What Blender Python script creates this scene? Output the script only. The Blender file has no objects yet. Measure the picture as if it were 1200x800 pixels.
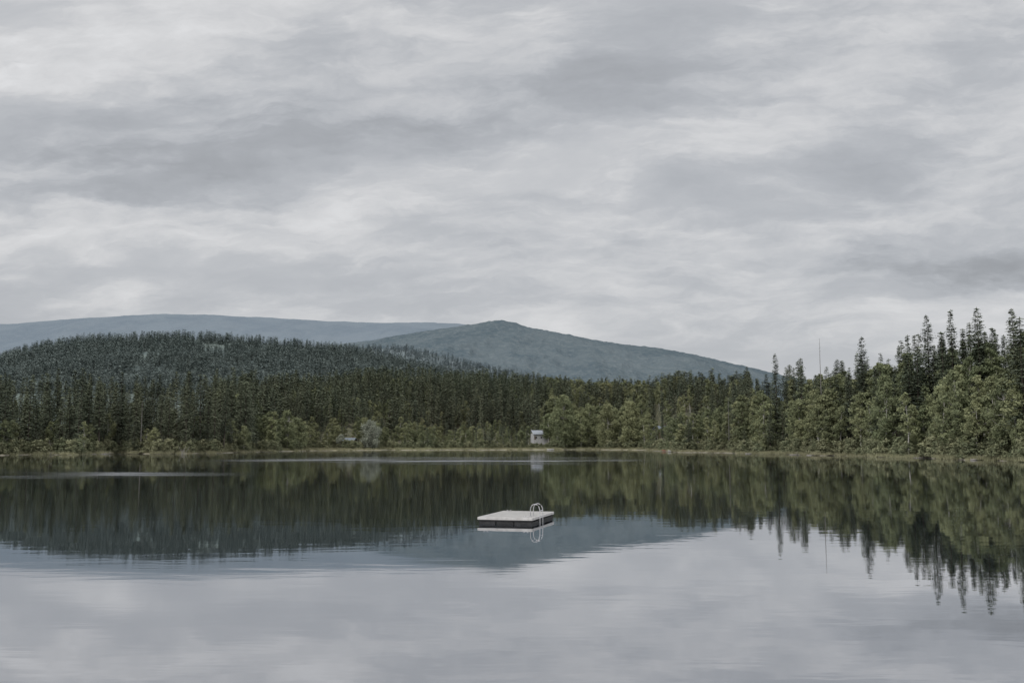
import bpy, math, random
import numpy as np
from mathutils import Vector, noise, Matrix
random.seed(7); rng=np.random.default_rng(7)
scene=bpy.context.scene
F=1166.7; HZ=520.0; CAMH=3.5

# ------------------------------------------------------------ helpers
def link(o):
    scene.collection.objects.link(o); return o
def mesh_obj(name, verts, faces, mats=(), midx=None, smooth=False, coll=None):
    me=bpy.data.meshes.new(name); me.from_pydata([tuple(v) for v in verts],[],faces)
    for m in mats: me.materials.append(m)
    if midx is not None: me.polygons.foreach_set('material_index',np.array(midx,dtype=np.int32))
    if smooth: me.polygons.foreach_set('use_smooth',np.ones(len(me.polygons),dtype=bool))
    me.update()
    o=bpy.data.objects.new(name,me)
    if coll is None: scene.collection.objects.link(o)
    else: coll.objects.link(o)
    return o
def interp(keys,x):
    k=np.array(keys,dtype=float); return np.interp(x,k[:,0],k[:,1])
def sstep(t):
    t=np.clip(t,0,1); return t*t*(3-2*t)
class NT:
    def __init__(s,nt): s.nt=nt; s.n=nt.nodes; s.l=nt.links
    def node(s,t,**kw):
        n=s.n.new(t)
        for k,v in kw.items(): setattr(n,k,v)
        return n
    def put(s,sock,v):
        if isinstance(v,bpy.types.NodeSocket): s.l.new(v,sock)
        else: sock.default_value=v
    def m(s,op,a,b=0.0,c=0.0,clamp=False):
        n=s.node('ShaderNodeMath',operation=op); n.use_clamp=clamp
        s.put(n.inputs[0],a); s.put(n.inputs[1],b); s.put(n.inputs[2],c); return n.outputs[0]
    def noise(s,vec,scale,detail=4,rough=.5,dist=0.0):
        n=s.node('ShaderNodeTexNoise'); s.put(n.inputs['Vector'],vec)
        n.inputs['Scale'].default_value=scale; n.inputs['Detail'].default_value=detail
        n.inputs['Roughness'].default_value=rough; n.inputs['Distortion'].default_value=dist
        return n.outputs['Fac']
    def mix(s,f,a,b):
        n=s.node('ShaderNodeMix',data_type='RGBA'); s.put(n.inputs[0],f)
        s.put(n.inputs[6],a); s.put(n.inputs[7],b); return n.outputs[2]
    def ss(s,x,a,b):
        n=s.node('ShaderNodeMapRange',interpolation_type='SMOOTHSTEP'); s.put(n.inputs[0],x)
        n.inputs[1].default_value=a; n.inputs[2].default_value=b; return n.outputs[0]
    def comb(s,x,y,z):
        n=s.node('ShaderNodeCombineXYZ'); s.put(n.inputs[0],x); s.put(n.inputs[1],y); s.put(n.inputs[2],z); return n.outputs[0]
def C(r,g,b): return (r,g,b,1)
def newmat(name,rough=.8,spec=.2):
    m=bpy.data.materials.new(name); m.use_nodes=True
    t=NT(m.node_tree); b=m.node_tree.nodes['Principled BSDF']
    b.inputs['Roughness'].default_value=rough; b.inputs['Specular IOR Level'].default_value=spec
    return m,t,b
def simple(name,c1,c2,scale=3,rough=.7,spec=.3,stretch=(1,1,1)):
    m,t,b=newmat(name,rough,spec)
    tc=t.node('ShaderNodeTexCoord'); mp=t.node('ShaderNodeMapping'); mp.inputs['Scale'].default_value=stretch
    t.l.new(tc.outputs['Object'],mp.inputs[0])
    f=t.ss(t.noise(mp.outputs[0],scale,5,.6),.35,.65)
    t.l.new(t.mix(f,C(*c1),C(*c2)),b.inputs['Base Color']); return m

# ------------------------------------------------------------ geography
def px2deg(px): return math.degrees(math.atan((px-600)/F))
shore_px=[(0,533.0),(90,532.4),(150,531.2),(215,531.5),(290,529.8),(350,528.2),(420,527.3),(520,527.0),(600,526.8),(700,526.6),(745,527.0),(790,529.5),(830,530.2),(900,531.8),(1000,534.2),(1100,537.2),(1200,541)]
skeys=[(-180,4),(-120,4),(-90,70),(-70,150),(-50,220),(-36,275)]
for px,y in shore_px:
    a=px2deg(px); skeys.append((a,CAMH*F/(y-HZ)/math.cos(math.radians(a))))
skeys+= [(36,165),(45,140),(60,110),(90,60),(120,4),(180,4)]
def S(deg):
    deg=np.asarray(deg,dtype=float)
    s=interp(skeys,deg)
    return s*(1+0.018*np.sin(deg*1.7+1)+0.010*np.sin(deg*4.3)+0.006*np.sin(deg*11.0))
def dpx(deg): return 600+F*np.tan(np.radians(np.clip(deg,-60,60)))
HK=[(-400,15),(0,9),(200,12),(300,25),(450,46),(600,46),(700,40),(800,34),(860,18),(950,10),(1100,12),(1500,12)]
DK=[(-400,150),(0,100),(200,120),(300,250),(450,280),(600,300),(700,280),(800,260),(860,150),(950,60),(1100,50),(1500,60)]
def ground(deg,r):
    px=dpx(deg); t=r-S(deg)
    H=interp(HK,px); D=interp(DK,px)
    up=0.35*sstep(t/2.5)+0.5*sstep((t-2)/14)+H*sstep((t-4)/D)
    up=up+sstep((t-10)/60)*(1.2*np.sin(r*.031+deg*.6)+.8*np.sin(r*.07-deg*1.3))
    fade=sstep((r-1100)/700); up=up*(1-fade)+12*fade
    dn=np.maximum(-2.5,t*.12)-.05
    return np.where(t<0,dn,up)
def gz(x,y):
    return float(ground(math.degrees(math.atan2(x,y)),math.hypot(x,y)))

# ------------------------------------------------------------ materials
def foliage(name,dark,light,transl=.25):
    m,t,b=newmat(name,.85,.0)
    oi=t.node('ShaderNodeObjectInfo'); g=t.node('ShaderNodeNewGeometry')
    n=t.noise(g.outputs['Position'],.7,0,.5)
    f=t.m('ADD',t.m('MULTIPLY',oi.outputs['Random'],.85),t.m('MULTIPLY',t.m('SUBTRACT',n,.5),1.0),clamp=True)
    col=t.mix(f,C(*dark),C(*light))
    n2=t.noise(oi.outputs['Location'],.012,1)
    hs=t.node('ShaderNodeHueSaturation'); t.put(hs.inputs['Color'],col)
    t.put(hs.inputs['Hue'],t.m('ADD',.5,t.m('MULTIPLY',t.m('SUBTRACT',n2,.5),.06)))
    t.put(hs.inputs['Value'],t.m('ADD',.75,t.m('MULTIPLY',n2,.5)))
    df=t.node('ShaderNodeBsdfDiffuse'); t.l.new(hs.outputs[0],df.inputs[0]); out=m.node_tree.nodes['Material Output'].inputs[0]
    if transl>0:
        tr=t.node('ShaderNodeBsdfTranslucent'); mx=t.node('ShaderNodeMixShader'); mx.inputs[0].default_value=transl
        t.l.new(hs.outputs[0],tr.inputs[0])
        t.l.new(df.outputs[0],mx.inputs[1]); t.l.new(tr.outputs[0],mx.inputs[2]); t.l.new(mx.outputs[0],out)
    else: t.l.new(df.outputs[0],out)
    t.n.remove(b)
    return m
M_con=foliage('conifer_needles',(.088,.105,.078),(.188,.208,.140),transl=0)
M_dec=foliage('broad_leaves',(.155,.175,.102),(.290,.300,.170),transl=.2)
M_wil=foliage('willow_leaves',(.25,.27,.22),(.33,.35,.28),transl=.2)
M_shr=foliage('shrub_leaves',(.14,.155,.095),(.26,.26,.16),transl=0)
M_gra=foliage('sedge_blades',(.19,.19,.115),(.32,.305,.20),transl=0)
M_bark=simple('dark_bark',(.07,.06,.05),(.13,.11,.09),2,.9)
M_pale=simple('pale_bark',(.32,.31,.28),(.55,.53,.50),2,.8)
M_snag=simple('weathered_wood',(.13,.125,.115),(.22,.21,.195),2,.85)
M_drift=simple('drift_wood',(.20,.19,.17),(.33,.31,.29),2,.85)
M_farA=foliage('hill_conifers_a',(.150,.184,.178),(.198,.232,.218),transl=0)  # needle colour lightened and greyed: distance haze painted into it
M_farB=foliage('hill_conifers_b',(.170,.208,.220),(.215,.252,.262),transl=0)  # paler and bluer still, more haze painted in for the farther hill

# ------------------------------------------------------------ plant meshes
def tube_pts(V,Fc,MI,pts,rads,mi,n=6):
    base=len(V)
    for i,p in enumerate(pts):
        p=Vector(p)
        d=(Vector(pts[min(i+1,len(pts)-1)])-Vector(pts[max(i-1,0)])).normalized()
        a=d.orthogonal().normalized(); b=d.cross(a)
        for k in range(n):
            th=2*math.pi*k/n; V.append(p+(a*math.cos(th)+b*math.sin(th))*rads[i])
    for i in range(len(pts)-1):
        for k in range(n):
            k2=(k+1)%n
            Fc.append((base+i*n+k,base+i*n+k2,base+(i+1)*n+k2,base+(i+1)*n+k)); MI.append(mi)
    Fc.append(tuple(base+k for k in range(n))[::-1]); MI.append(mi)
    Fc.append(tuple(base+(len(pts)-1)*n+k for k in range(n))); MI.append(mi)
def conifer(name,seed,H,R,cb,levels,coll,mat=None,bark=None,step=.55,sz=.5,nb=6,power=.8):
    rd=random.Random(seed); V=[];Fc=[];MI=[]
    lean=(rd.uniform(-.3,.3),rd.uniform(-.3,.3))
    tube_pts(V,Fc,MI,[(lean[0]*s*s,lean[1]*s*s,H*s) for s in (0,.3,.6,.85,1)],[.30*H/25,.22*H/25,.14*H/25,.06,.015],0,5)
    ph=rd.uniform(0,6)
    for i in range(levels):
        t=((i+rd.random()*.6)/levels)**1.05
        z=H*(cb+(1-cb)*t)
        env=(1-t)**power*min(1,.55+t*3)
        env*=1+.12*math.sin(t*19+ph)+rd.uniform(-.10,.10)
        n=nb if t<.85 else 5
        for k in range(n):
            if rd.random()<.10: continue
            ph_=rd.uniform(0,2*math.pi)
            L=R*env*rd.uniform(.55,1.15)+.2
            out=Vector((math.cos(ph_),math.sin(ph_),0)); side=Vector((-out.y,out.x,0))
            sl=-.34+.75*t+rd.uniform(-.12,.12)
            s=rd.uniform(.15,.35)*L
            while s<L+.01:
                q=s/L
                p=Vector((lean[0]*(z/H)**2,lean[1]*(z/H)**2,z))+out*s+Vector((0,0,sl*s-.16*s*q))
                w=sz*(1.15-.6*q)*rd.uniform(.7,1.3)*(1-.12*t)
                for sd in (-1,1):
                    a=p+Vector((rd.uniform(-.1,.1),rd.uniform(-.1,.1),rd.uniform(-.08,.12)))
                    b=p+side*sd*w+out*w*.5+Vector((0,0,-rd.uniform(.05,.6)*w))
                    c=p+out*w*1.1+side*sd*w*.15+Vector((0,0,-rd.uniform(.0,.5)*w))
                    j=len(V); V+= [a,b,c]; Fc.append((j,j+1,j+2)); MI.append(1)
                s+=step*rd.uniform(.7,1.3)
    for k in range(5):
        z=H-.25*k; ph_=rd.uniform(0,6.28); j=len(V)
        V+= [Vector((lean[0],lean[1],z+.25)),Vector((lean[0]+math.cos(ph_)*.25,lean[1]+math.sin(ph_)*.25,z-.15)),Vector((lean[0]+math.cos(ph_+1.5)*.1,lean[1]+math.sin(ph_+1.5)*.1,z-.2))]
        Fc.append((j,j+1,j+2)); MI.append(1)
    return mesh_obj(name,V,Fc,(bark or M_bark,mat or M_con),MI,coll=coll)
def leafquad(V,Fc,MI,p,s,rd,mi=1,bias=None):
    n=Vector((rd.gauss(0,1),rd.gauss(0,1),rd.gauss(0,1)))
    if bias is not None: n+=bias*1.2
    n=n.normalized() if n.length>0 else Vector((0,0,1)); a=n.orthogonal().normalized(); b=n.cross(a)
    th=rd.uniform(0,6.28); a2=a*math.cos(th)+b*math.sin(th); b2=n.cross(a2)
    j=len(V); V+= [p-a2*s,p-b2*s*.6,p+a2*s,p+b2*s*.6]; Fc.append((j,j+1,j+2,j+3)); MI.append(mi)
def broadleaf(name,seed,H,R,base,nb,nl,ls,coll,mat,bark,top_shape=1.0,droop=0):
    rd=random.Random(seed); V=[];Fc=[];MI=[]
    bend=[Vector((0,0,0))]
    for i in range(1,6):
        bend.append(bend[-1]+Vector((rd.uniform(-.3,.3)*H/16,rd.uniform(-.3,.3)*H/16,H*.9/5)))
    tube_pts(V,Fc,MI,bend,[.20*H/16,.17*H/16,.13*H/16,.10*H/16,.06*H/16,.02],0,6)
    for i in range(nb):
        t=(i+rd.random())/nb; z=H*(base+(1-base)*t)*.97
        env=math.sin(math.pi*min(1,(.18+.80*t)))**.7
        ph=rd.uniform(0,6.28); rr=R*env*rd.uniform(.15,.9)
        k=min(4,int(z/(H*.9)*5)); tp=bend[k]
        c=Vector((tp.x+math.cos(ph)*rr,tp.y+math.sin(ph)*rr,z))
        tube_pts(V,Fc,MI,[tp,(tp+c)/2+Vector((0,0,-.3)),c],[.07*H/16,.045*H/16,.015],0,4)
        br=R*rd.uniform(.25,.47)*(1.05-.4*t)
        for _ in range(int(nl*rd.uniform(.6,1.2))):
            d=Vector((rd.gauss(0,1),rd.gauss(0,1),rd.gauss(0,.85))).normalized()
            q=br*rd.uniform(.35,1.2)*(1+.25*math.sin(d.x*7+i)*math.cos(d.z*6))
            p=c+Vector((d.x*q,d.y*q,d.z*q*.85))
            if droop and rd.random()<.6: p.z-=rd.random()*droop
            if p.z<.1: p.z=rd.uniform(.1,.5)
            leafquad(V,Fc,MI,p,ls*rd.uniform(.6,1.3),rd,1,d)
    return mesh_obj(name,V,Fc,(bark,mat),MI,coll=coll)

lib=bpy.data.collections.new('forest_tree_kinds')
for i in range(7):
    conifer('kind_%02d_conifer'%i,100+i,25,[3.1,3.5,2.7,3.9,3.0,3.3,2.6][i],[.08,.14,.2,.06,.25,.1,.3][i],60,lib,power=[.8,.75,.9,.72,.75,.85,.7][i],step=.7,sz=.60)
for i in range(5):
    broadleaf('kind_%02d_broadleaf'%(7+i),200+i,16,[3.2,3.8,2.8,4.1,2.5][i],[.25,.2,.35,.15,.4][i],[26,30,22,32,20][i],115,.34,lib,M_dec,M_pale if i!=1 else M_bark)
for i in range(3):
    broadleaf('kind_%02d_shrub'%(12+i),300+i,4,2.4,.05,11,80,.24,lib,M_shr,M_bark)
def snag(name,seed,H,coll):
    rd=random.Random(seed);V=[];Fc=[];MI=[]
    tube_pts(V,Fc,MI,[(0,0,0),(.1,0,H*.4),(.05,.1,H*.8),(.1,.1,H)],[.20,.15,.08,.03],0,6)
    for i in range(34):
        z=H*rd.uniform(.3,.97); ph=rd.uniform(0,6.28); L=rd.uniform(.5,1.8)*(1.2-z/H)
        a=Vector((.07,.05,z)); b=a+Vector((math.cos(ph)*L,math.sin(ph)*L,rd.uniform(-.4,.2)*L))
        tube_pts(V,Fc,MI,[a,b],[.05,.012],0,4)
    return mesh_obj(name,V,Fc,(M_snag,),MI,coll=coll)
snag('kind_15_snag',5,24,lib)
for i in range(5):
    conifer('kind_%02d_conifer'%(16+i),150+i,25,[3.1,3.4,2.7,3.6,2.9][i],[.08,.14,.1,.06,.2][i],34,lib,power=[.8,.75,.9,.75,.8][i],step=1.15,sz=1.0,nb=5)
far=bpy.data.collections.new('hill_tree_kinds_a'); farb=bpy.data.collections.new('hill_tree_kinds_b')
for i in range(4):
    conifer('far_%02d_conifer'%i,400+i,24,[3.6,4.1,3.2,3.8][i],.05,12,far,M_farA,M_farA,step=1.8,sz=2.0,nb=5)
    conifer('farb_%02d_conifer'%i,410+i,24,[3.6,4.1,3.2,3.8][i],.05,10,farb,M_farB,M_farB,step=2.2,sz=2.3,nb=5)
tuft=bpy.data.collections.new('sedge_kinds')
for i in range(3):
    rd=random.Random(500+i);V=[];Fc=[];MI=[]
    for k in range(90):
        x,y=rd.gauss(0,.8),rd.gauss(0,.8); h=rd.uniform(.4,1.1); a=rd.uniform(0,6.28); w=.05
        l=Vector((rd.uniform(-.3,.3),rd.uniform(-.3,.3),h)); p=Vector((x,y,0)); j=len(V)
        V+= [p+Vector((math.cos(a)*w,math.sin(a)*w,0)),p-Vector((math.cos(a)*w,math.sin(a)*w,0)),p+l]; Fc.append((j,j+1,j+2)); MI.append(0)
    mesh_obj('sedge_%d'%i,V,Fc,(M_gra,),MI,coll=tuft)

def scatter(name,P,idx,scl,rot,coll):
    me=bpy.data.meshes.new(name); me.from_pydata([tuple(p) for p in P],[],[])
    a=me.attributes.new('kidx','INT','POINT'); a.data.foreach_set('value',np.array(idx,dtype=np.int32))
    a=me.attributes.new('kscl','FLOAT_VECTOR','POINT'); a.data.foreach_set('vector',np.array(scl,dtype=np.float32).ravel())
    a=me.attributes.new('krot','FLOAT_VECTOR','POINT'); a.data.foreach_set('vector',np.array(rot,dtype=np.float32).ravel())
    o=link(bpy.data.objects.new(name,me))
    ng=bpy.data.node_groups.new(name+'_scatter','GeometryNodeTree')
    ng.interface.new_socket('Geometry',in_out='INPUT',socket_type='NodeSocketGeometry')
    ng.interface.new_socket('Geometry',in_out='OUTPUT',socket_type='NodeSocketGeometry')
    N=ng.nodes; L=ng.links
    gi=N.new('NodeGroupInput'); go=N.new('NodeGroupOutput')
    ci=N.new('GeometryNodeCollectionInfo'); ci.inputs['Collection'].default_value=coll
    ci.inputs['Separate Children'].default_value=True; ci.inputs['Reset Children'].default_value=True
    ip=N.new('GeometryNodeInstanceOnPoints'); ip.inputs['Pick Instance'].default_value=True
    def na(nm,ty):
        n=N.new('GeometryNodeInputNamedAttribute'); n.data_type=ty; n.inputs['Name'].default_value=nm; return n.outputs['Attribute']
    er=N.new('FunctionNodeEulerToRotation')
    L.new(gi.outputs[0],ip.inputs['Points']); L.new(ci.outputs[0],ip.inputs['Instance'])
    L.new(na('kidx','INT'),ip.inputs['Instance Index']); L.new(na('krot','FLOAT_VECTOR'),er.inputs[0])
    L.new(er.outputs[0],ip.inputs['Rotation']); L.new(na('kscl','FLOAT_VECTOR'),ip.inputs['Scale'])
    L.new(ip.outputs[0],go.inputs[0])
    md=o.modifiers.new('scatter','NODES'); md.node_group=ng
    return o

# ------------------------------------------------------------ terrain
degs=np.concatenate([np.arange(-180,-45,3.0),np.arange(-45,45,.3),np.arange(45,180.1,3.0)])
ts=[('f',f) for f in (.02,.2,.5,.8,.93)]+[('t',t) for t in (-8,-4,-2,-1,-.4,0,.5,1,1.7,2.5,4,6,9,12,16,21,27,34,42,52,64,78,95,115,140,170,200,235,270,310,360,420,500,620,800,1000,1400,2200,4000,8000,16000)]
V=[];sh=[]
for d in degs:
    s=float(S(d))
    for k,v in ts:
        r=s*v if k=='f' else max(s+v,s*.95 if v<0 else 0)
        z=float(ground(d,r)); a=math.radians(d)
        V.append((r*math.sin(a),r*math.cos(a),z)); sh.append(r-s)
nt=len(ts); Fc=[]
for i in range(len(degs)-1):
    for j in range(nt-1):
        Fc.append((i*nt+j,(i+1)*nt+j,(i+1)*nt+j+1,i*nt+j+1))
m,t,b=newmat('terrain_ground',.95,.05)
at=t.node('ShaderNodeAttribute',attribute_name='shore'); sv=at.outputs['Fac']
g=t.node('ShaderNodeNewGeometry'); pos=g.outputs['Position']
n1=t.noise(pos,.15,5,.6); n2=t.noise(pos,.02,3); n3=t.noise(pos,2.0,4)
mud=t.mix(n3,C(.18,.165,.135),C(.29,.27,.23))
grass=t.mix(t.ss(n1,.35,.65),C(.14,.15,.09),C(.25,.235,.15))
floor_=t.mix(t.ss(n1,.4,.7),C(.08,.082,.058),C(.16,.155,.10))
c=t.mix(t.ss(t.m('ADD',sv,t.m('MULTIPLY',t.m('SUBTRACT',n1,.5),3)),.8,2.0),mud,grass)
c=t.mix(t.ss(t.m('ADD',sv,t.m('MULTIPLY',t.m('SUBTRACT',n2,.5),20)),10,26),c,floor_)
t.l.new(c,b.inputs['Base Color'])
terr=mesh_obj('terrain',V,Fc,(m,),smooth=True)
a=terr.data.attributes.new('shore','FLOAT','POINT'); a.data.foreach_set('value',np.array(sh,dtype=np.float32))

# ------------------------------------------------------------ water
n=96; V=[(0,0,0)]+[(900*math.sin(2*math.pi*k/n),900*math.cos(2*math.pi*k/n),0) for k in range(n)]
Fc=[(0,1+(k+1)%n,1+k) for k in range(n)]
m,t,b=newmat('lake_water',.02,.5)
b.inputs['Base Color'].default_value=C(.016,.021,.026); b.inputs['IOR'].default_value=1.6
g=t.node('ShaderNodeNewGeometry'); pos=g.outputs['Position']
sx=t.node('ShaderNodeSeparateXYZ'); t.l.new(pos,sx.inputs[0])
X,Y=sx.outputs[0],sx.outputs[1]
def band(cx,hx,cy,hy,soft=.35):
    ax=t.m('DIVIDE',t.m('ABSOLUTE',t.m('SUBTRACT',X,cx)),hx); ay=t.m('DIVIDE',t.m('ABSOLUTE',t.m('SUBTRACT',Y,cy)),hy)
    return t.m('MULTIPLY',t.ss(ax,1.0,1-soft),t.ss(ay,1.0,1-soft*1.5))
st=t.noise(t.comb(t.m('MULTIPLY',X,.014),t.m('MULTIPLY',Y,.06),0),1.0,6,.65,.5)
stm=t.ss(st,.38,.66)
mask=t.m('MULTIPLY',t.m('MAXIMUM',t.m('MAXIMUM',band(-18,62,222,80,.6),t.m('MULTIPLY',band(-64,44,120,30,.6),.8)),t.m('MULTIPLY',band(-20,420,380,150),.2)),stm)
rp=t.noise(t.comb(t.m('MULTIPLY',X,.02),t.m('MULTIPLY',Y,.06),3),1.0,3,.5)
rough=t.m('ADD',t.m('ADD',.016,t.m('MULTIPLY',t.ss(rp,.45,.7),.03)),t.m('MULTIPLY',mask,.24))
t.l.new(rough,b.inputs['Roughness'])
w1=t.noise(t.comb(t.m('MULTIPLY',X,.35),t.m('MULTIPLY',Y,1.0),0),1.0,3,.5,.3)
w2=t.noise(t.comb(t.m('MULTIPLY',X,.05),t.m('MULTIPLY',Y,.16),5),1.0,2,.5)
hgt=t.m('ADD',t.m('MULTIPLY',w1,.0030),t.m('MULTIPLY',w2,.005))
bp=t.node('ShaderNodeBump'); bp.inputs['Strength'].default_value=1; bp.inputs['Distance'].default_value=1.0
t.l.new(hgt,bp.inputs['Height']); t.l.new(bp.outputs[0],b.inputs['Normal'])
gl=t.node('ShaderNodeBsdfGlossy'); gl.inputs['Color'].default_value=C(.87,.88,.91); t.l.new(rough,gl.inputs['Roughness']); t.l.new(bp.outputs[0],gl.inputs['Normal'])
mx=t.node('ShaderNodeMixShader'); mx.inputs[0].default_value=.52
t.l.new(b.outputs[0],mx.inputs[1]); t.l.new(gl.outputs[0],mx.inputs[2]); t.l.new(mx.outputs[0],m.node_tree.nodes['Material Output'].inputs[0])
mesh_obj('lake_water',V,Fc,(m,))

# ------------------------------------------------------------ mountains
def ridge(name,prof,D,depth,mat,p0,p1,cols,rows,amp,treeh=0,seed=0,back=.5,rag=0):
    V=[]
    for i in range(cols):
        px=p0+(p1-p0)*i/(cols-1); y=float(interp(prof,px)); X_=(px-600)/F
        for j in range(rows):
            v=j/(rows-1)*(1+back)
            Yd=D-depth*(1-v) if v<1 else D+depth*(v-1)
            hc=(HZ-y)/F*D+CAMH-treeh
            x=X_*(D if v>1 else (D*.35+Yd*.65))
            sp=noise.fractal(Vector((x/(depth*.45)+seed,Yd/(depth*1.3),seed*1.7)),1,2,6)
            sp2=noise.fractal(Vector((x/(depth*.1)+seed,Yd/(depth*.2),seed)),1,2,4)
            f=v**.85*(.9+.1*v) if v<1 else 1-(v-1)*1.2
            w=math.sin(math.pi*min(v,1)) if v<1 else 0
            z=hc*(f+w*amp*sp+w*amp*.25*sp2) + hc*.006*sp2
            if rag: z+=rag*noise.fractal(Vector((x/45.0,Yd/45.0,seed)),1,2,3)
            V.append((x,Yd,max(z,-5) if hc>0 else z)); 
    Fc=[(i*rows+j,(i+1)*rows+j,(i+1)*rows+j+1,i*rows+j+1) for i in range(cols-1) for j in range(rows-1)]
    return mesh_obj(name,V,Fc,(mat,),smooth=True),V
def mtnmat(name,a,bc,cc,s1,s2,bump=0.0,w2=.55):
    m,t,b=newmat(name,1,.0); g=t.node('ShaderNodeNewGeometry'); pos=g.outputs['Position']
    n1=t.noise(pos,s1,6,.62,.3); n2=t.noise(pos,s2,4,.7)
    c=t.mix(t.ss(n1,.40,.60),C(*a),C(*bc)); c=t.mix(t.m('MULTIPLY',t.ss(n2,.42,.70),w2),c,C(*cc))
    t.l.new(c,b.inputs['Base Color'])
    if bump:
        bp=t.node('ShaderNodeBump'); bp.inputs['Strength'].default_value=1; bp.inputs['Distance'].default_value=bump
        t.l.new(n2,bp.inputs['Height']); t.l.new(bp.outputs[0],b.inputs['Normal'])
    return m
profD=[(-600,410),(-100,386),(0,379),(60,374),(120,369.5),(190,366.5),(250,368),(320,371),(380,375),(440,377),(500,376.5),(540,379),(580,385),(640,396),(720,412),(900,440),(1200,470)]
profC=[(200,440),(300,420),(380,405),(430,398),(480,390),(520,383),(550,379.5),(572,375.5),(588,374),(602,377),(625,384),(660,391),(700,398),(740,403.5),(780,408.5),(820,416),(850,423),(880,430),(920,440),(1000,455),(1300,480)]
profA=[(-500,425),(-200,414),(0,408),(30,400),(60,393),(90,388),(150,384.5),(215,383),(270,386),(330,392),(400,398),(440,405),(480,414),(520,424),(600,440),(700,455)]
profB=[(150,425),(300,408),(360,402),(400,400),(440,400),(475,401.5),(500,405),(530,413),(570,424),(650,440),(760,455)]
mD=mtnmat('far_mountain',(.150,.184,.218),(.172,.206,.238),(.19,.22,.25),.0015,.012,16,.4)  # aerial haze painted as blue-grey base colour, no volume
mC=mtnmat('blue_mountain',(.088,.117,.136),(.120,.149,.165),(.168,.196,.208),.0022,.028,22,.65)  # forested slope; its blue-grey is haze mixed into the base colour
mA=mtnmat('hill_ground',(.12,.15,.15),(.15,.18,.17),(.17,.20,.18),.01,.1)  # ground between the trees lightened too, haze put into the colour
mB=mtnmat('hill_ground_far',(.14,.17,.18),(.16,.19,.20),(.18,.21,.21),.01,.1)  # same painted haze, a step bluer for the second hill
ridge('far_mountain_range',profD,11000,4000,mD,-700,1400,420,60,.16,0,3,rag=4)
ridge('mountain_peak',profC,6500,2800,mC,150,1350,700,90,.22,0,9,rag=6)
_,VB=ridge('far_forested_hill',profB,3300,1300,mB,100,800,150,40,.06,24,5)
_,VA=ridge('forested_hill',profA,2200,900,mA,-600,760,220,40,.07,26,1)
def scatter_on(name,V,rows,cols,count,coll,seed,depth_lim=1.1,back=.5):
    r=np.random.default_rng(seed); P=[]
    Va=np.array(V).reshape(cols,rows,3)
    while len(P)<count:
        u=r.random()*(cols-1.001); v=(.25+.75*r.random())*(rows-1.001)*depth_lim/(1+back)
        i,j=int(u),int(v); fu,fv=u-i,v-j
        p=(Va[i,j]*(1-fu)+Va[i+1,j]*fu)*(1-fv)+(Va[i,j+1]*(1-fu)+Va[i+1,j+1]*fu)*fv
        if noise.noise(Vector((p[0]*.012,p[1]*.012,seed)))>.5: continue
        if p[2]<0: continue
        px=600+F*p[0]/p[1]
        if px<-200: continue
        P.append((p[0],p[1],p[2]-1))
    n=len(P); s=r.uniform(.6,1.05,n); sw=s*r.uniform(.95,1.35,n)
    scatter(name,P,r.integers(0,4,n),np.stack([sw,sw,s],1),np.stack([np.zeros(n),np.zeros(n),r.uniform(0,6.28,n)],1),coll)
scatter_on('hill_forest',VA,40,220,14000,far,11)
scatter_on('far_hill_forest',VB,40,150,8000,farb,12)

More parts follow.
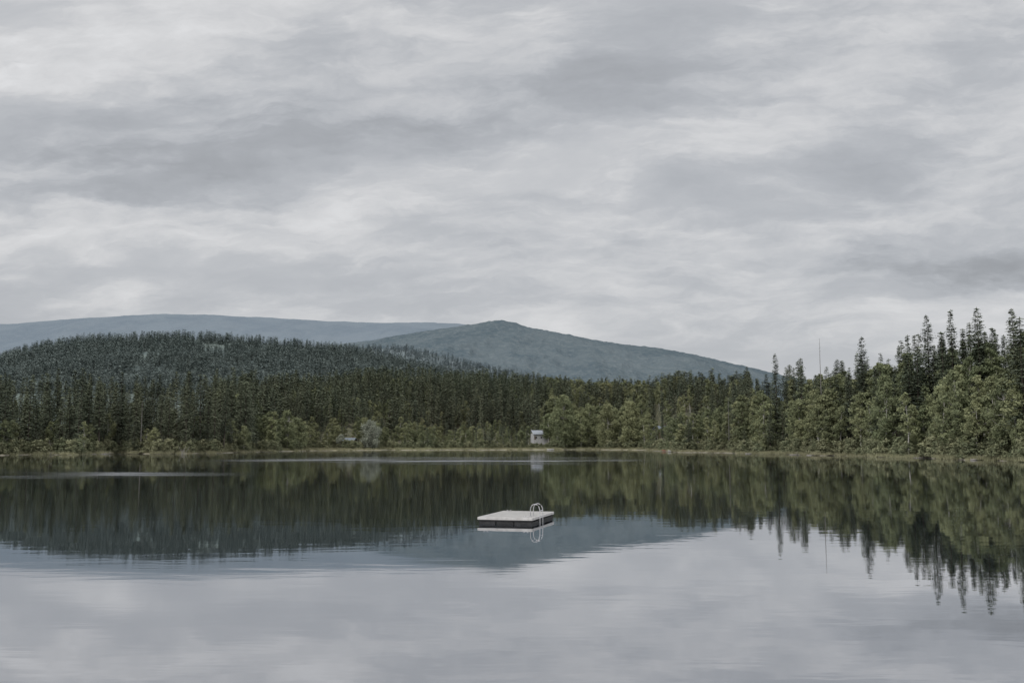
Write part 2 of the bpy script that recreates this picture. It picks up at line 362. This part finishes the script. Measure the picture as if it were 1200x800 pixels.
# ------------------------------------------------------------ local forest
sky_line=[(-400,422),(0,432),(60,430),(120,435),(180,438),(230,432),(300,429),(400,428),(450,424),(500,422),(560,425),(600,429),(640,436),(700,438),(760,440),(790,434),(840,430),(870,430),(900,421),(930,415),(955,420),(985,408),(1010,394),(1030,404),(1060,398),(1088,376),(1115,365),(1150,361),(1172,369),(1192,362),(1300,358),(1600,340)]
P=[];I=[];Sc=[];R=[]
rd=random.Random(21)
clear=[(631,10,662),(411,6,640)]
def add(x,y,z,i,s,sw):
    P.append((x,y,z-.15));I.append(i);Sc.append((sw,sw,s));R.append((rd.gauss(0,.02),rd.gauss(0,.02),rd.uniform(0,6.28)))
cell=6.2
for ix in range(-110,130):
    for iy in range(10,175):
      for rep in range(2):
        x=(ix+rd.random())*cell; y=(iy+rd.random())*cell
        px=600+F*x/y
        if px<-140 or px>1340: continue
        if rep and px<855: continue
        r=math.hypot(x,y); deg=math.degrees(math.atan2(x,y)); t_=r-float(S(deg))
        if t_<2: continue
        if t_>(340 if 250<px<880 else (100 if px<300 else 75)): continue
        off=16 if 330<px<770 else (10 if 760<=px<860 else 5)
        off+=3*math.sin(px*.11)
        if t_<off: continue
        if any(abs(px-c)<w and r<rr for c,w,rr in clear): continue
        if 765<px<812 and 60<t_<150 : 
            if rd.random()<.86: continue
        z=float(ground(deg,r))
        allow=(HZ-float(interp(sky_line,px)))/F*y+CAMH-z
        e=t_-off
        if px<300: pd=.55 if e<12 else .14; hd=(6,15)
        elif px<480: pd=.8 if e<50 else .2; hd=(7,16)
        elif px<640: pd=.6 if e<70 else .2; hd=(6,13)
        elif px<760: pd=.9 if e<110 else .35; hd=(13,21)
        elif px<860: pd=.65 if e<80 else .35; hd=(8,16)
        else: pd=.94 if e<16 else (.70 if e<40 else .3); hd=(11,20)
        if px>860 and e<6 : hd=(6,15)
        nn=noise.noise(Vector((x*.03,y*.03,0)))
        pd=min(.97,max(0,pd+nn*.5))
        if rd.random()<pd:
            h=rd.uniform(*hd); 
            if h>allow*.9: h=allow*rd.uniform(.75,.9)
            if h<3: continue
            s=h/16; add(x,y,z,7+rd.randrange(5),s,s*rd.uniform(.85,1.2))
        else:
            if px<300: h=rd.uniform(17,30) if e>4 else rd.uniform(10,24)
            elif px<640: h=rd.uniform(16,25) if e>70 else rd.uniform(6,14)
            elif px<860: h=rd.uniform(15,24) if e>70 else rd.uniform(9,18)
            else: h=rd.uniform(15,28) if e>10 else rd.uniform(8,18)
            cap=allow*(rd.uniform(.68,1.03) if px<860 else rd.uniform(.66,1.0))
            if h>cap: h=cap
            if h<4: continue
            s=h/25; 
            k=15 if rd.random()<.004 else (rd.randrange(7) if y<520 else 16+rd.randrange(5))
            add(x,y,z,k,s,s*rd.uniform(1.0,1.35)*(1 if h>14 else 1.25))
for k in range(1800):
    px=rd.uniform(-140,1340); deg=px2deg(px); 
    off=14 if 330<px<770 else (8 if 760<=px<860 else 3.5)
    t_=off+abs(rd.gauss(0,5)); 
    if noise.noise(Vector((px*.03,3,0)))<-.25 and rd.random()<.7: continue
    r=float(S(deg))+t_; a=math.radians(deg); x,y=r*math.sin(a),r*math.cos(a)
    s=rd.uniform(.4,1.2)
    if abs(px-632)<12: s*=.6
    add(x,y,float(ground(deg,r)),12+rd.randrange(3),s,s*rd.uniform(.8,1.4))
scatter('conifer_forest',P,I,Sc,R,lib)
print('forest',len(P))
P=[];I=[];Sc=[];R=[]
for k in range(7000):
    px=rd.uniform(-140,1340); deg=px2deg(px); t_=rd.uniform(.2,16)**1.0 if 330<px<860 else rd.uniform(.2,7)
    if noise.noise(Vector((px*.05,t_*.2,8)))<-.15: continue
    r=float(S(deg))+t_; a=math.radians(deg); s=rd.uniform(.4,1.1)
    P.append((r*math.sin(a),r*math.cos(a),float(ground(deg,r))-.03));I.append(k%3);Sc.append((s,s,s));R.append((0,0,rd.uniform(0,6.28)))
scatter('shore_grass',P,I,Sc,R,tuft)

# individually named trees
def at(px,y,o,scale=1,dz=-.1,rz=0):
    x=(px-600)/F*y; o.location=(x,y,gz(x,y)+dz); o.scale=(scale,)*3; o.rotation_euler[2]=rz; return o
def shoreY(px,extra=0):
    deg=px2deg(px); return (float(S(deg))+extra)*math.cos(math.radians(deg))
at(435,shoreY(435,13),broadleaf('willow_tree',31,16,6.5,.08,34,260,.36,None,M_wil,M_bark,droop=2))
at(402,shoreY(402,14),broadleaf('willow_tree',32,8,4,.1,20,200,.3,None,M_wil,M_bark,droop=1))
at(338,shoreY(338,12),broadleaf('cottonwood_tree',33,19,6,.1,34,200,.35,None,M_dec,M_pale))
at(352,shoreY(352,15),broadleaf('cottonwood_tree',43,15,5,.1,30,200,.35,None,M_dec,M_pale))
at(658,shoreY(658,22),broadleaf('cottonwood_tree',34,33,8,.08,60,240,.45,None,M_dec,M_pale))
at(690,shoreY(690,22),broadleaf('cottonwood_tree',35,28,7,.08,50,220,.45,None,M_dec,M_pale))
at(713,shoreY(713,26),broadleaf('cottonwood_tree',39,27,7,.08,50,220,.45,None,M_dec,M_pale))
at(738,shoreY(738,22),broadleaf('cottonwood_tree',36,28,7,.08,50,220,.45,None,M_dec,M_pale))
at(611,shoreY(611,26),broadleaf('alder_tree',44,10,4.0,.05,26,200,.38,None,M_dec,M_pale))
at(1036,shoreY(1036,9),broadleaf('birch_tree',37,22,4.6,.15,38,190,.3,None,M_dec,M_pale))
at(1172,shoreY(1172,8),broadleaf('birch_tree',38,17,3.8,.2,32,180,.28,None,M_dec,M_pale))
for k,px in enumerate([1062,1082,1100,1121,1140,1150,1006,985,948,888,1190,1018]):
    at(px,shoreY(px,5+k%3),broadleaf('birch_tree',50+k,rd.uniform(12,17),rd.uniform(2.3,3.2),.38,22,120,.28,None,M_dec,M_pale))
for i,(px,ex,top) in enumerate([(1011,20,394),(1090,34,368),(1118,30,362),(1150,36,359),(1192,30,360),(910,16,414),(1065,24,392)]):
    y=shoreY(px,ex); x=(px-600)/F*y; h=(HZ-top)/F*y+CAMH-gz(x,y)
    at(px,y,conifer('fir_tree',600+i,h,[5.0,4.6,4.1,4.8,4.6,4.3,3.9][i],.12,95,None,nb=8,power=[.72,.68,.85,.7,.75,.72,.8][i],sz=.56))
for px,ex,top,sd in [(962,18,396,1),(853,14,462,2),(167,6,470,3)]:
    y=shoreY(px,ex); x=(px-600)/F*y; h=(HZ-top)/F*y+CAMH-gz(x,y)
    at(px,y,snag('dead_tree_snag',700+sd,h,None))

# ------------------------------------------------------------ boxes / parts
def box(name,x0,x1,y0,y1,z0,z1,mat,parent=None,bev=0.0):
    V=[(x,y,z) for z in (z0,z1) for y in (y0,y1) for x in (x0,x1)]
    Fc=[(0,2,3,1),(4,5,7,6),(0,1,5,4),(2,6,7,3),(0,4,6,2),(1,3,7,5)]
    o=mesh_obj(name,V,Fc,(mat,)); 
    if bev:
        bm=o.modifiers.new('bevel','BEVEL'); bm.width=bev; bm.segments=2
    if parent: o.parent=parent
    return o
def empty(name,loc,rz=0):
    e=bpy.data.objects.new(name,None); link(e); e.location=loc; e.rotation_euler[2]=rz; return e
def tubeobj(name,pts,r,mat,parent,n=10):
    V=[];Fc=[];MI=[]; tube_pts(V,Fc,MI,pts,[r]*len(pts),0,n)
    o=mesh_obj(name,V,Fc,(mat,),smooth=True); o.parent=parent; return o

# ------------------------------------------------------------ raft
M_deck=simple('weathered_white_deck',(.26,.255,.25),(.39,.385,.375),4,.7,.2,(1,8,1))
M_fasc=simple('white_painted_fascia',(.46,.45,.44),(.58,.57,.56),3,.5,.3)
M_float=simple('black_float_tank',(.018,.018,.02),(.035,.035,.038),5,.5,.4)
M_alu=simple('ladder_aluminium',(.45,.45,.47),(.56,.56,.58),5,.35,.5)
near=Vector((.86,44.0,-.08)); phi=math.atan(.27); W=2.42; Ld=4.2
left=near+Vector((-math.cos(phi),math.sin(phi),0))*W
raft=empty('floating_swim_platform',left,-phi)
nb=21; bw=Ld/nb
for i in range(nb):
    box('deck_board_%02d'%i,0,W,i*bw+.008,(i+1)*bw-.008,.335+rd.uniform(-.002,.002),.372+rd.uniform(-.003,.002),M_deck,raft,.004)
box('fascia_front',-.04,W+.04,-.045,-.003,.26,.375,M_fasc,raft,.006)
box('fascia_back',-.04,W+.04,Ld+.003,Ld+.045,.26,.375,M_fasc,raft,.006)
box('fascia_left',-.045,-.003,.0,Ld,.26,.374,M_fasc,raft,.006)
box('fascia_right',W+.003,W+.045,.0,Ld,.26,.374,M_fasc,raft,.006)
for k,(xa,xb) in enumerate(((.01,.78),(.80,1.60),(1.62,W-.01))):
    box('float_%d'%k,xa,xb,.02,Ld-.02,-.35,.19,M_float,raft,.03)
for k,yy in enumerate((.0,Ld/2-.07,Ld-.14)):
    box('joist_%d'%k,.02,W-.02,yy,yy+.14,.192,.33,M_float,raft)
ly=1.0
for s,yy in (('a',ly),('b',ly+.55)):
    pts=[(W-.30,yy,.37),(W-.31,yy,.62),(W-.29,yy,.76),(W-.23,yy,.86),(W-.12,yy,.91),(W+.0,yy,.88),(W+.08,yy,.80),(W+.12,yy,.66),(W+.13,yy,.3),(W+.13,yy,-.9)]
    tubeobj('ladder_rail_'+s,pts,.017,M_alu,raft)
    box('ladder_foot_'+s,W-.36,W-.24,yy-.06,yy+.06,.3755,.39,M_alu,raft)
for k,z in enumerate((.62,.32,.04,-.25,-.55)):
    tubeobj('ladder_rung_%d'%k,[(W+.13,ly,z),(W+.13,ly+.55,z)],.016,M_alu,raft)
for k,(xx,yy) in enumerate(((.3,.12),(W-.3,.12),(.3,Ld-.2))):
    tubeobj('mooring_cleat_%d'%k,[(xx-.12,yy,.43),(xx-.06,yy,.425),(xx-.05,yy,.38),(xx+.05,yy,.38),(xx+.06,yy,.425),(xx+.12,yy,.43)],.014,M_alu,raft,6)

# ------------------------------------------------------------ houses
M_wall=simple('white_siding',(.45,.46,.47),(.55,.55,.56),1,.7)
M_roof=simple('metal_roof',(.24,.265,.30),(.30,.325,.36),1,.7)
M_dkroof=simple('weathered_roof',(.12,.145,.17),(.16,.185,.21),1,.8)
M_brown=simple('brown_siding',(.10,.075,.055),(.16,.12,.09),1,.8)
M_glass,_t,_b=newmat('window_glass',.08,.6); _b.inputs['Base Color'].default_value=C(.03,.035,.04)
def house(name,px,dist,w,d,h,rh,wall,roof,rz,bz):
    x=(px-600)/F*dist
    e=empty(name,(x,dist,bz),rz)
    box('walls',-w/2,w/2,-d/2,d/2,-3,h,wall,e)
    V=[(-w/2-.6,-d/2-.7,h-.15),(w/2+.6,-d/2-.7,h-.15),(w/2+.6,0,h+rh),(-w/2-.6,0,h+rh),(-w/2-.6,d/2+.7,h-.15),(w/2+.6,d/2+.7,h-.15)]
    V+= [(a,b_,c-.22) for a,b_,c in V]
    Fc=[(0,1,2,3),(3,2,5,4),(6,9,8,7),(9,10,11,8),(0,6,7,1),(4,5,11,10),(0,3,9,6),(3,4,10,9),(1,7,8,2),(2,8,11,5)]
    r=mesh_obj('roof',V,Fc,(roof,)); r.parent=e
    for s in (-1,1):
        g_=mesh_obj('gable',[(s*w/2,-d/2,h+.01),(s*w/2,d/2,h+.01),(s*w/2,0,h+rh-.25)],[(0,1,2)],(wall,)); g_.parent=e
    k=0
    nwin=max(2,int(w/3))
    for i in range(nwin):
        cx=-w/2+(i+.5)*w/nwin
        for z0 in ([.9] if h<4 else [.9,3.6]):
            box('window_%d'%k,cx-.5,cx+.5,-d/2-.03,-d/2+.05,z0,z0+1.1,M_glass,e)
            box('window_sill_%d'%k,cx-.65,cx+.65,-d/2-.12,-d/2-.001,z0-.12,z0-.01,wall,e); k+=1
    box('door',-w/2+.3,-w/2+1.3,-d/2-.04,-d/2+.04,.05,2.1,M_brown,e)
    box('chimney',w*.2,w*.2+.7,.5,1.2,h+.5,h+rh+1.1,M_brown,e)
    return e
y=652; house('white_house',632,y,10.5,7,3.8,2.4,M_wall,M_roof,.35,gz((632-600)/F*y,y)+1.8)
y=shoreY(411,40); house('boathouse',411,y,6,4,2.4,1.3,M_brown,M_dkroof,-.2,gz((411-600)/F*y,y)+.3)
y=shoreY(776,95); house('hillside_cabin',776,y,8,6,2.6,1.8,M_brown,M_dkroof,.3,gz((776-600)/F*y,y)+.5)

# ------------------------------------------------------------ shore objects
def boat(name,px,ex_,L,wd,mat,rz,flip=False):
    V=[];Fc=[]; n=12; mm=7
    for i in range(n+1):
        u=i/n; w=wd/2*math.sin(math.pi*(.04+.92*u))**.7; dep=.42*math.sin(math.pi*(.08+.84*u))**.4; sheer=.12*(2*u-1)**2
        for j in range(mm):
            a=math.pi*j/(mm-1); V.append(((u-.5)*L,-math.cos(a)*w,.45+sheer-math.sin(a)*dep))
    for i in range(n):
        for j in range(mm-1): Fc.append((i*mm+j,(i+1)*mm+j,(i+1)*mm+j+1,i*mm+j+1))
    o=mesh_obj(name,V,Fc,(mat,),smooth=True); s=o.modifiers.new('thick','SOLIDIFY'); s.thickness=.04
    y=shoreY(px,ex_); x=(px-600)/F*y; o.location=(x,y,gz(x,y)+.05); o.rotation_euler[2]=rz
    return o
M_red=simple('red_hull',(.36,.11,.09),(.42,.15,.12),2,.6)
M_wh=simple('white_hull',(.5,.5,.5),(.6,.6,.6),2,.5)
boat('canoe',780,1.0,4.6,1.0,M_red,.3); boat('rowboat',787,1.0,4.0,1.4,M_wh,-.3)
boat('rowboat',645,1.0,4.5,1.6,M_wh,.1)
for k,px in enumerate([932,952,1078,1142,880,120,60,245]):
    V=[];Fc=[];MI=[]; L=rd.uniform(4,9); 
    tube_pts(V,Fc,MI,[(-L/2,0,.05),(0,rd.uniform(-.3,.3),.10),(L*.3,.1,.18),(L/2,0,.4)],[.2,.16,.12,.05],0,8)
    for q in range(5):
        xx=rd.uniform(-.1,.45)*L; tube_pts(V,Fc,MI,[(xx,0,.2),(xx+rd.uniform(-.3,.6),rd.uniform(-.8,.8),rd.uniform(.5,1.3))],[.05,.012],0,4)
    o=mesh_obj('driftwood_log',V,Fc,(M_drift,),MI,smooth=True)
    y=shoreY(px,rd.uniform(-1.0,1.5)); x=(px-600)/F*y; o.location=(x,y,max(gz(x,y),-.05)+.03); o.rotation_euler[2]=rd.uniform(-1.1,1.1)
V=[];Fc=[];MI=[]
for q in range(7):
    a=rd.uniform(-1.2,1.2); b0=Vector((rd.uniform(-1,1),rd.uniform(-.5,.5),-.4)); L=rd.uniform(1.5,3.6)
    tube_pts(V,Fc,MI,[b0,b0+Vector((math.sin(a)*L*.4,0,L*.5)),b0+Vector((math.sin(a)*L*.7,rd.uniform(-.4,.4),L*.95))],[.08,.05,.015],0,5)
o=mesh_obj('dead_branches',V,Fc,(M_drift,),MI,smooth=True); y=shoreY(216,-4); o.location=((216-600)/F*y,y,0)

# ------------------------------------------------------------ world / sky
w=bpy.data.worlds.new('World'); scene.world=w; w.use_nodes=True
w.cycles.sampling_method='NONE'
nt_=w.node_tree; nt_.nodes.clear(); t=NT(nt_)
tc=t.node('ShaderNodeTexCoord'); sp=t.node('ShaderNodeSeparateXYZ'); t.l.new(tc.outputs['Generated'],sp.inputs[0])
dx,dy,dz=sp.outputs
yy=t.m('MAXIMUM',dy,.25); A=t.m('DIVIDE',dx,yy); E=t.m('DIVIDE',t.m('MAXIMUM',dz,0),yy)
# elevation remapped so that cloud rows gently tighten towards the horizon
Eq=t.m('POWER',t.m('ADD',E,.03),.75)
wn=t.node('ShaderNodeTexNoise'); t.put(wn.inputs['Vector'],t.comb(t.m('MULTIPLY',A,4.0),t.m('MULTIPLY',Eq,10),0)); wn.inputs['Scale'].default_value=1.3; wn.inputs['Detail'].default_value=5; wn.inputs['Roughness'].default_value=.62
ws=t.node('ShaderNodeSeparateXYZ'); t.l.new(wn.outputs['Color'],ws.inputs[0])
wx=t.m('SUBTRACT',ws.outputs[0],.5); wy=t.m('SUBTRACT',ws.outputs[1],.5)
A2=t.m('ADD',A,t.m('MULTIPLY',wx,.32))
E2=t.m('ADD',E,t.m('MULTIPLY',wy,.12))
def gauss(px,py,sx_,sy_,amp,slope=0):
    cx=(px-600)/F; cy=(HZ-py)/F
    a=t.m('SUBTRACT',A2,cx); e=t.m('SUBTRACT',t.m('SUBTRACT',E2,cy),t.m('MULTIPLY',a,slope))
    a=t.m('DIVIDE',a,sx_/F); e=t.m('DIVIDE',e,sy_/F)
    q_=t.m('ADD',t.m('MULTIPLY',a,a),t.m('MULTIPLY',e,e))
    return t.m('MULTIPLY',t.m('EXPONENT',t.m('MULTIPLY',q_,-1)),amp)
terms=[gauss(40,60,170,90,.10),gauss(330,130,330,50,-.12,.12),gauss(120,190,200,24,-.07),gauss(800,95,260,60,-.06,.1),
 gauss(640,190,330,38,.10,.12),gauss(200,290,330,45,.04),gauss(960,300,90,22,.14,.1),gauss(1110,300,150,22,-.14),
 gauss(1080,180,200,50,-.05),gauss(720,300,300,18,-.07),gauss(230,225,240,14,-.07)]
g_=terms[0]
for x in terms[1:]: g_=t.m('ADD',g_,x)
Aw=t.m('ADD',A,t.m('MULTIPLY',wx,.10)); Ew=t.m('ADD',Eq,t.m('MULTIPLY',wy,.06))
nA=t.noise(t.comb(t.m('MULTIPLY',Aw,3.8),t.m('SUBTRACT',t.m('MULTIPLY',Ew,14),t.m('MULTIPLY',Aw,.9)),1.7),1.0,6,.60,.15)
nB=t.noise(t.comb(t.m('MULTIPLY',Aw,14),t.m('SUBTRACT',t.m('MULTIPLY',Ew,44),t.m('MULTIPLY',Aw,3)),4.0),1.0,5,.60,.2)
mB=t.ss(nA,.42,.58)
hz=t.ss(dz,.03,.14)
det=t.m('ADD',t.m('MULTIPLY',t.m('SUBTRACT',nA,.5),.32),t.m('MULTIPLY',t.m('SUBTRACT',mB,.5),.07))
det=t.m('ADD',det,t.m('MULTIPLY',t.m('MULTIPLY',t.m('SUBTRACT',nB,.5),.24),t.m('ADD',.35,mB)))
val=t.m('ADD',.565,t.m('MULTIPLY',t.m('ADD',g_,det),t.m('ADD',.45,t.m('MULTIPLY',hz,.55))))
val=t.m('ADD',val,t.m('MULTIPLY',t.ss(dz,.42,.9),.95))
val=t.m('MAXIMUM',val,.25)
tint=t.mix(t.ss(val,.42,.70),C(.958,.995,1.055),C(.995,1.0,1.015))
vm=t.node('ShaderNodeVectorMath',operation='SCALE'); t.put(vm.inputs[0],tint); t.put(vm.inputs['Scale'],val)
sky=t.node('ShaderNodeTexSky'); sky.sky_type='NISHITA'; sky.sun_disc=False
SE,SR=math.radians(48),math.radians(215)
sky.sun_elevation=SE; sky.sun_rotation=SR; sky.dust_density=3
b1=t.node('ShaderNodeBackground'); t.l.new(sky.outputs[0],b1.inputs[0]); b1.inputs[1].default_value=.1
b2=t.node('ShaderNodeBackground'); t.l.new(vm.outputs[0],b2.inputs[0]); b2.inputs[1].default_value=1.0
mx=t.node('ShaderNodeMixShader'); mx.inputs[0].default_value=.95
t.l.new(b1.outputs[0],mx.inputs[1]); t.l.new(b2.outputs[0],mx.inputs[2])
ow=t.node('ShaderNodeOutputWorld'); t.l.new(mx.outputs[0],ow.inputs[0])

sl=bpy.data.lights.new('overcast_sun','SUN'); sl.energy=1.4; sl.angle=math.radians(30); sl.color=(1,.96,.91)
so=link(bpy.data.objects.new('overcast_sun',sl))
sd=Vector((math.sin(SR)*math.cos(SE),math.cos(SR)*math.cos(SE),math.sin(SE)))
so.rotation_euler=sd.to_track_quat('Z','Y').to_euler()

cam=bpy.data.cameras.new('camera'); co=link(bpy.data.objects.new('camera',cam)); scene.camera=co
cam.lens=35; cam.sensor_width=36; cam.clip_start=.1; cam.clip_end=40000
co.location=(0,0,CAMH); co.rotation_euler=(math.radians(90)+math.atan((HZ-400)/F),0,0)
scene.view_settings.view_transform='Standard'; scene.view_settings.look='None'; scene.view_settings.exposure=0
